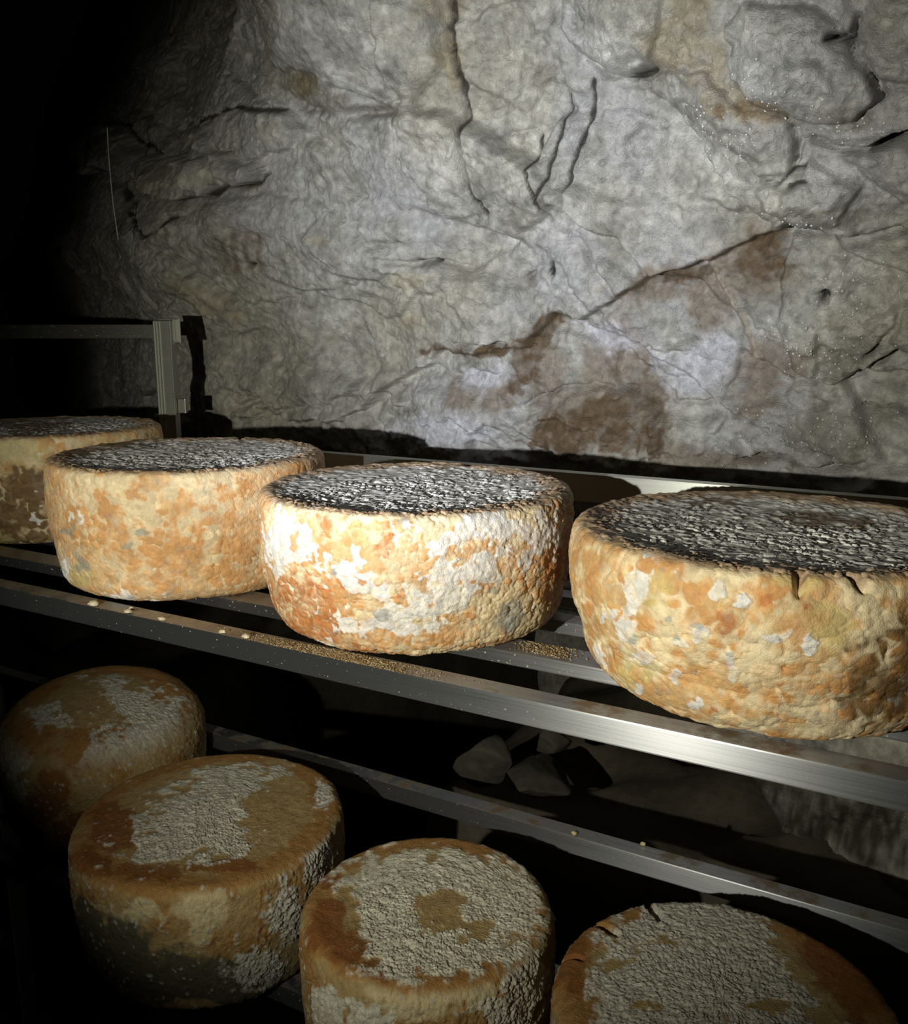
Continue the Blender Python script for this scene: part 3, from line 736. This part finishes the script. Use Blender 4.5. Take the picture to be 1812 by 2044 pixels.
def lower_style(top_white=(), top_brown=(), side_cream=(), side_dark=(), side_white=(), rust=(), crack=0.0038, ring=0.78, tw=(0.50, 0.49, 0.43), twb=0.0):
    TAN, OCH, RST = (0.34, 0.245, 0.11), (0.30, 0.155, 0.045), (0.20, 0.075, 0.018)
    def st(d):
        P = d['P']; seed = d['seed']; n = len(P)
        d['w1'] = fbm(P, 60, 4, seed + 1); d['w2'] = fbm(P, 60, 4, seed + 5)
        d['w3'] = fbm(P, 30, 2, seed + 2); d['w4'] = fbm(P, 30, 2, seed + 6)
        side = 1 - sst(0.25, 0.75, d['top'])
        n1 = fbm(P, 20, 3, seed + 21); n2 = fbm(P, 60, 4, seed + 22); n3 = fbm(P, 180, 3, seed + 23); n4 = fbm(P, 110, 3, seed + 25)
        Pw = P + 0.0035 * np.stack([d['w1'], d['w2'], n2], 1)
        f1, f2, cid = worley(Pw, 1 / crack, seed + 11)
        gap = 1 - sst(0.02, 0.20, f2 - f1)
        tmask = sst(0.29, 0.52, 1.05 * spots(d, top_white) + twb + .36 * n2 + .34 * n4 + .12 * n3 - .95 * spots(d, top_brown)) * (1 - side)
        smask = sst(0.34, 0.56, spots(d, side_white) + .36 * n2 + .42 * n4) * side
        wm = np.maximum(tmask, smask)
        h = 0.0008 * n1 + 0.0006 * n2 + 0.0004 * n4
        h += wm * (0.0005 + 0.0008 * (cid - .5) - 0.0012 * gap + 0.0005 * n3 + .0005 * n4)
        h += (1 - wm) * (0.00035 * n3 - 0.0002 * gap)
        h += side * 0.0016 * (np.sqrt(np.clip(1 - (f1 / .8) ** 2, 0, 1)) - .5) * np.clip(.5 + n1, 0, 1.2)
        col = np.tile(np.array([TAN], np.float32), (n, 1))
        col = mixc(col, OCH, 0.9 * sst(-0.05, 0.45, n1 * .8 + n2 * .35 + 1.0 * (sst(.72, .95, d['q']) - .45) * (1 - side)))
        col = mixc(col, RST, 0.85 * sst(0.34, 0.62, spots(d, rust) + .3 * n2 + .2 * n1))
        col = mixc(col, (0.52, 0.44, 0.26), 0.9 * sst(0.32, 0.60, spots(d, side_cream) + .3 * n2 + .15 * n4) * side)
        col = mixc(col, (0.075, 0.075, 0.05), 0.92 * sst(0.34, 0.58, spots(d, side_dark) + .28 * n2) * side)
        col = mixc(col, tw, 0.93 * wm)
        sp = worley(Pw, 1 / 0.0048, seed + 77)
        col = mixc(col, (0.42, 0.42, 0.37), 0.85 * side * (sp[2] > .80) * sst(.42, .25, sp[0]))
        h += side * .0008 * (sp[2] > .80) * sst(.45, .2, sp[0])
        col *= (1 + .22 * n3 + .25 * (cid - .5) * wm)[:, None]
        return h, col
    return st

def lo(name, c, R, zt, st, seed, label, **kw):
    a = dict(nt=460, ntop=110, nside=84, rim=0.016, rimb=0.016, bulge=.03, binset=.07)
    a.update(kw)
    return put(name, cheese(name, c[0], c[1], R, ZL, zt, st, seed, **a), M_CRUST, label, G_LO)

lo('whole_cheese', (-0.850, 0.672), 0.117, -0.440,
   lower_style(top_white=[(240, 1520, 80, 80, -30), (310, 1450, 80, 60, -20), (190, 1590, 30, 50), (270, 1410, 90, 20, 25), (100, 1430, 40, 20)], rust=[(110, 1560, 45, 60), (80, 1600, 40, 40), (150, 1660, 40, 60)], side_white=[(30, 1500, 40, 50), (20, 1570, 40, 40)], side_dark=[(40, 1680, 60, 60)], twb=-.05),
   51, 'dim domed brown cheese wheel at far left of the lower tier, behind its neighbour', nt=360, ntop=60, nside=90, rim=0.045, dome=0.006, bulge=.01, binset=.04, lean=(0.10, 0.10))
lo('whole_cheese', (-0.576, 0.566), 0.125, -0.450,
   lower_style(top_white=[(390, 1640, 120, 65, -10), (470, 1560, 90, 38, 0), (330, 1690, 100, 34, -5), (460, 1670, 60, 40), (640, 1590, 25, 40), (560, 1540, 30, 16)], top_brown=[(570, 1620, 60, 60), (590, 1690, 50, 40), (250, 1690, 20, 16)],
               rust=[(230, 1650, 60, 60), (180, 1720, 60, 30), (300, 1740, 90, 18), (450, 1730, 100, 16)], side_cream=[(400, 1810, 55, 50), (360, 1770, 60, 20), (280, 1820, 50, 25), (390, 1860, 25, 30)],
               side_dark=[(220, 1900, 90, 90), (330, 1950, 120, 60), (170, 1830, 40, 50), (480, 1960, 120, 60)], side_white=[(570, 1830, 40, 60), (640, 1720, 30, 60), (520, 1930, 60, 40)]),
   61, 'brown cheese wheel with a white floury patch on top and blackish sides, lower tier left', rim=0.010)
lo('whole_cheese', (-0.324, 0.546), 0.100, -0.448,
   lower_style(top_white=[(860, 1760, 190, 60), (800, 1830, 110, 90), (960, 1830, 130, 90), (880, 1900, 160, 50), (1040, 1780, 40, 50)], top_brown=[(880, 1815, 62, 38), (945, 1848, 50, 22), (660, 1850, 40, 60)],
               rust=[(650, 1840, 40, 60), (760, 1930, 60, 30), (700, 1900, 50, 30), (660, 1750, 30, 30)], side_cream=[(760, 1975, 50, 40), (880, 1980, 60, 40), (830, 2010, 90, 30), (960, 1990, 40, 40)],
               side_white=[(1050, 1960, 60, 60), (1010, 2030, 60, 50), (660, 2010, 40, 50), (740, 2030, 60, 30)], twb=.02, tw=(0.56, 0.54, 0.45)),
   71, 'small cheese wheel with pale crackled top and brown centre spot, lower tier middle', rim=0.012, nside=90, binset=.03)
lo('whole_cheese', (-0.094, 0.556), 0.117, -0.452,
   lower_style(top_white=[(1400, 1900, 200, 110), (1330, 1980, 170, 100), (1480, 1980, 190, 90), (1320, 1830, 60, 40), (1420, 1810, 120, 25), (1250, 2030, 80, 60), (1450, 2060, 220, 60)], top_brown=[(1330, 1885, 26, 14), (1290, 2005, 35, 14), (1530, 2010, 60, 14), (1480, 1800, 70, 8), (1130, 1960, 30, 90), (1640, 1900, 60, 120, -30)],
               rust=[(1660, 1900, 60, 90, -30), (1720, 1980, 60, 60), (1140, 1920, 40, 80)], twb=.0),
   83, 'wide cheese wheel with grey floury top and split brown rim, lower tier right', rim=0.013,
   nt=560, dvar=0.3,
   notches=[(*rim_at(-.094, .556, .113, -.457, 1184, 1846), 0.0042, 0.030, 0), (*rim_at(-.094, .556, .113, -.457, 1287, 1795), 0.0042, 0.032, 0), (*rim_at(-.094, .556, .113, -.457, 1150, 1925), 0.003, 0.02, 0)])
print('lower cheeses', time.time() - T0)

# ------------------------------------------------------------------ stones on the bank below the shelf
def stone(p, size, seed, label, rz=0.0, flat=0.6):
    bm = bmesh.new(); bmesh.ops.create_icosphere(bm, subdivisions=4, radius=1.0)
    V = np.array([v.co[:] for v in bm.verts], np.float32)
    fc = np.array([[v.index for v in f.verts] for f in bm.faces], np.int32); bm.free()
    rs = np.random.RandomState(seed)
    for k in range(9):                            # chop planes give a broken-stone outline
        nn = rs.normal(size=3); nn /= np.linalg.norm(nn)
        d = V @ nn; lim = rs.uniform(0.45, 0.8)
        V -= np.maximum(d - lim, 0)[:, None] * nn[None, :].astype(np.float32)
    V += V * (0.06 * fbm(V + seed, 2.5, 3, seed))[:, None]
    V *= np.array([size, size * .8, size * flat], np.float32)
    V[:, 2] -= V[:, 2].min()
    col = np.tile(np.array([[0.042, 0.039, 0.030]], np.float32), (len(V), 1)) * (1 + .3 * fbm(V + seed, 60, 3, seed))[:, None]
    me = np_mesh('stone', V, np.zeros((0, 4), int), fc, col, {'wet': np.zeros(len(V))})
    for pl in me.polygons: pl.use_smooth = True
    o = link('stone', me, M_STONE, p, rz=rz)
    return tag(o, label, 'stone', 'rubble stones below the shelf')
for k, (x, y, Y, s, lab, fl) in enumerate([
        (968, 1565, 0.93, 0.045, 'squarish dim stone seen between the upper and lower rails', .75),
        (1098, 1500, 0.97, 0.030, 'pale angular stone chip below the upper front rail', .6),
        (1075, 1568, 0.95, 0.060, 'flat dark stone right of the squarish stone', .3),
        (130, 1310, 0.95, 0.075, 'dark lumpy rock under the upper front rail at far left', .55)]):
    q = at_y(x, y, Y)
    stone((q[0], q[1], q[2]), s, 100 + k, lab, rz=k * 1.1, flat=fl)

# ------------------------------------------------------------------ crumbs and flakes
def flake_mesh(seed, s, flat=0.45):
    bm = bmesh.new(); bmesh.ops.create_icosphere(bm, subdivisions=2, radius=1.0)
    V = np.array([v.co[:] for v in bm.verts], np.float32)
    fc = np.array([[v.index for v in f.verts] for f in bm.faces], np.int32); bm.free()
    V *= (1 + .55 * fbm(V * 1.0 + seed * 2.3, 1.6, 3, seed))[:, None]
    V *= np.array([s, s * .7, s * flat], np.float32); V[:, 2] -= V[:, 2].min()
    return V, fc
CR = (0.62, 0.55, 0.40)
for k, (x, y, s, lab) in enumerate([
        (187, 1209, 0.0055, 'pale yellow rind flake on the front rail below the second cheese'),
        (251, 1226, 0.0045, 'ragged crumb cluster on the front rail below the second cheese'),
        (262, 1216, 0.0026, 'small white flake lying beside the ragged crumb on the rail'),
        (322, 1239, 0.0035, 'little pale flake on the rail edge left of the third cheese'),
        (441, 1266, 0.0035, 'cream flake on the rail edge near the third cheese'),
        (482, 1278, 0.0040, 'tan rind crumb on the rail edge at the third cheese')]):
    q = at_z(x, y, ZU)
    q[1] = min(max(q[1], 0.509), 0.520)
    V, fc = flake_mesh(200 + k, s)
    col = np.tile(np.array([CR], np.float32), (len(V), 1)) * (1 + .3 * fbm(V + k, 300, 2, k))[:, None]
    o = link('rind_flake', np_mesh('rind_flake', V, np.zeros((0, 4), int), fc, col), M_CRUMB, (q[0], q[1], ZU))
    tag(o, lab, 'crumb', 'loose rind flakes on the rail')
for k, (x, y, s, lab) in enumerate([(1145, 1668, 0.0030, 'tiny yellow crumb on the lower guard rail, left one'), (1284, 1687, 0.0026, 'tiny yellow crumb on the lower guard rail, right one')]):
    q = at_z(x, y, -0.49); q[1] = min(max(q[1], 0.757), 0.772)
    V, fc = flake_mesh(300 + k, s, .8)
    col = np.tile(np.array([(0.6, 0.52, 0.25)], np.float32), (len(V), 1))
    o = link('rind_flake', np_mesh('rind_flake', V, np.zeros((0, 4), int), fc, col), M_CRUMB, (q[0], q[1], -0.49))
    tag(o, lab, 'crumb', 'yellow crumbs on the lower guard rail')
def dust(label, name, centers, seed):
    rs = np.random.RandomState(seed); VV, FF, CC = [], [], []
    base, fb = flake_mesh(seed, 1.0, .6); off = 0
    bm = bmesh.new(); bmesh.ops.create_icosphere(bm, subdivisions=1, radius=1.0)
    base = np.array([v.co[:] for v in bm.verts], np.float32); fb = np.array([[v.index for v in f.verts] for f in bm.faces]); bm.free()
    for (x0, x1, y0, y1, n, s0, s1) in centers:
        for _ in range(n):
            t = rs.normal(.5, .22)
            x = x0 + (x1 - x0) * t; y = rs.uniform(y0, y1)
            s = rs.uniform(s0, s1)
            b = base * (1 + .4 * rs.normal(size=(len(base), 1))) * s * np.array([1, .9, .6])
            VV.append(b + np.array([x, y, ZU + s * .4])); FF.append(fb + off); off += len(base)
            c = np.array([(0.33, 0.23, 0.12), (0.46, 0.38, 0.25), (0.22, 0.14, 0.06)][rs.randint(3)]) * rs.uniform(.7, 1.2)
            CC.append(np.tile(c, (len(base), 1)))
    V = np.concatenate(VV); c0 = np.array([V[:, 0].mean(), V[:, 1].mean(), ZU])
    o = link(name, np_mesh(name, V - c0, np.zeros((0, 4), int), np.concatenate(FF), np.concatenate(CC)), M_CRUMB, c0)
    return tag(o, label, 'crumbs', kind='stuff')
xa = at_z(480, 1275, ZU)[0]; xb = at_z(860, 1345, ZU)[0]
dust('tan mould dust and crumbs heaped on the rail under the third cheese', 'mould_dust', [(xa, xb, 0.5068, 0.522, 3600, 0.0002, 0.0008)], 5)
xa = at_z(1060, 1310, ZU)[0]; xb = at_z(1120, 1290, ZU)[0]
dust('brown crumbs on the second rail between the third and fourth cheese', 'mould_dust', [(xa - .02, xb + .02, 0.588, 0.611, 500, 0.0003, 0.0010)], 6)

# ------------------------------------------------------------------ pale strand hanging before the dark rock
def strand():
    pts = [at_y(x, y, 1.02) for x, y in ((214, 255), (216, 300), (220, 350), (226, 410), (236, 478))]
    cu = bpy.data.curves.new('strand', 'CURVE'); cu.dimensions = '3D'; cu.bevel_depth = 0.0008; cu.bevel_resolution = 2
    sp = cu.splines.new('POLY'); sp.points.add(len(pts) - 1)
    b = pts[-1]
    for p_, q in zip(sp.points, pts): p_.co = (*(q - b), 1)
    ob = bpy.data.objects.new('tmp', cu); C.objects.link(ob)
    me = bpy.data.meshes.new_from_object(ob.evaluated_get(bpy.context.evaluated_depsgraph_get()))
    bpy.data.objects.remove(ob)
    a = me.attributes.new('col', 'FLOAT_COLOR', 'POINT')
    a.data.foreach_set('color', np.tile(np.array([.5, .5, .45, 1], np.float32), len(me.vertices)))
    tag(link('hanging_strand', me, M_CRUMB, b), 'thin pale strand hanging in front of the dark rock at left', 'strand')
strand()

# ------------------------------------------------------------------ water drops on the wet rock
def drops():
    V, px, py = WALL; rs = np.random.RandomState(9)
    w = np.zeros(len(V))
    for b_ in ((1590, 180, 70, 50), (1490, 260, 50, 50, 45), (1600, 420, 60, 25), (1720, 570, 70, 60), (1610, 680, 50, 40, 30), (1660, 700, 60, 30), (1640, 850, 130, 50), (1700, 250, 60, 25), (1440, 230, 40, 40)):
        w = np.maximum(w, blob(px, py, *b_))
    w *= (px < 1900) & (py < 940)
    idx = rs.choice(len(V), 420, replace=False, p=w / w.sum())
    bm = bmesh.new(); bmesh.ops.create_icosphere(bm, subdivisions=2, radius=1.0)
    b0 = np.array([v.co[:] for v in bm.verts], np.float32); f0 = np.array([[v.index for v in f.verts] for f in bm.faces]); bm.free()
    VV, FF = [], []
    for k, i in enumerate(idx):
        r = rs.uniform(0.0005, 0.0015)
        VV.append(b0 * r * np.array([1, .8, 1.15]) + V[i]); FF.append(f0 + k * len(b0))
    VV = np.concatenate(VV); c0 = VV.mean(0)
    mt = bpy.data.materials.new('water_drop'); mt.use_nodes = True; b = mt.node_tree.nodes['Principled BSDF']
    b.inputs['Base Color'].default_value = (0.45, 0.45, 0.42, 1); b.inputs['Roughness'].default_value = 0.2
    b.inputs['Specular IOR Level'].default_value = 1.0; b.inputs['Coat Weight'].default_value = 1.0; b.inputs['Coat Roughness'].default_value = 0.06
    o = link('water_drops', np_mesh('water_drops', VV - c0, np.zeros((0, 4), int), np.concatenate(FF)), mt, c0, WALL_OBJ)
    tag(o, 'glinting water drops', kind='stuff')
drops()
print('done', time.time() - T0)
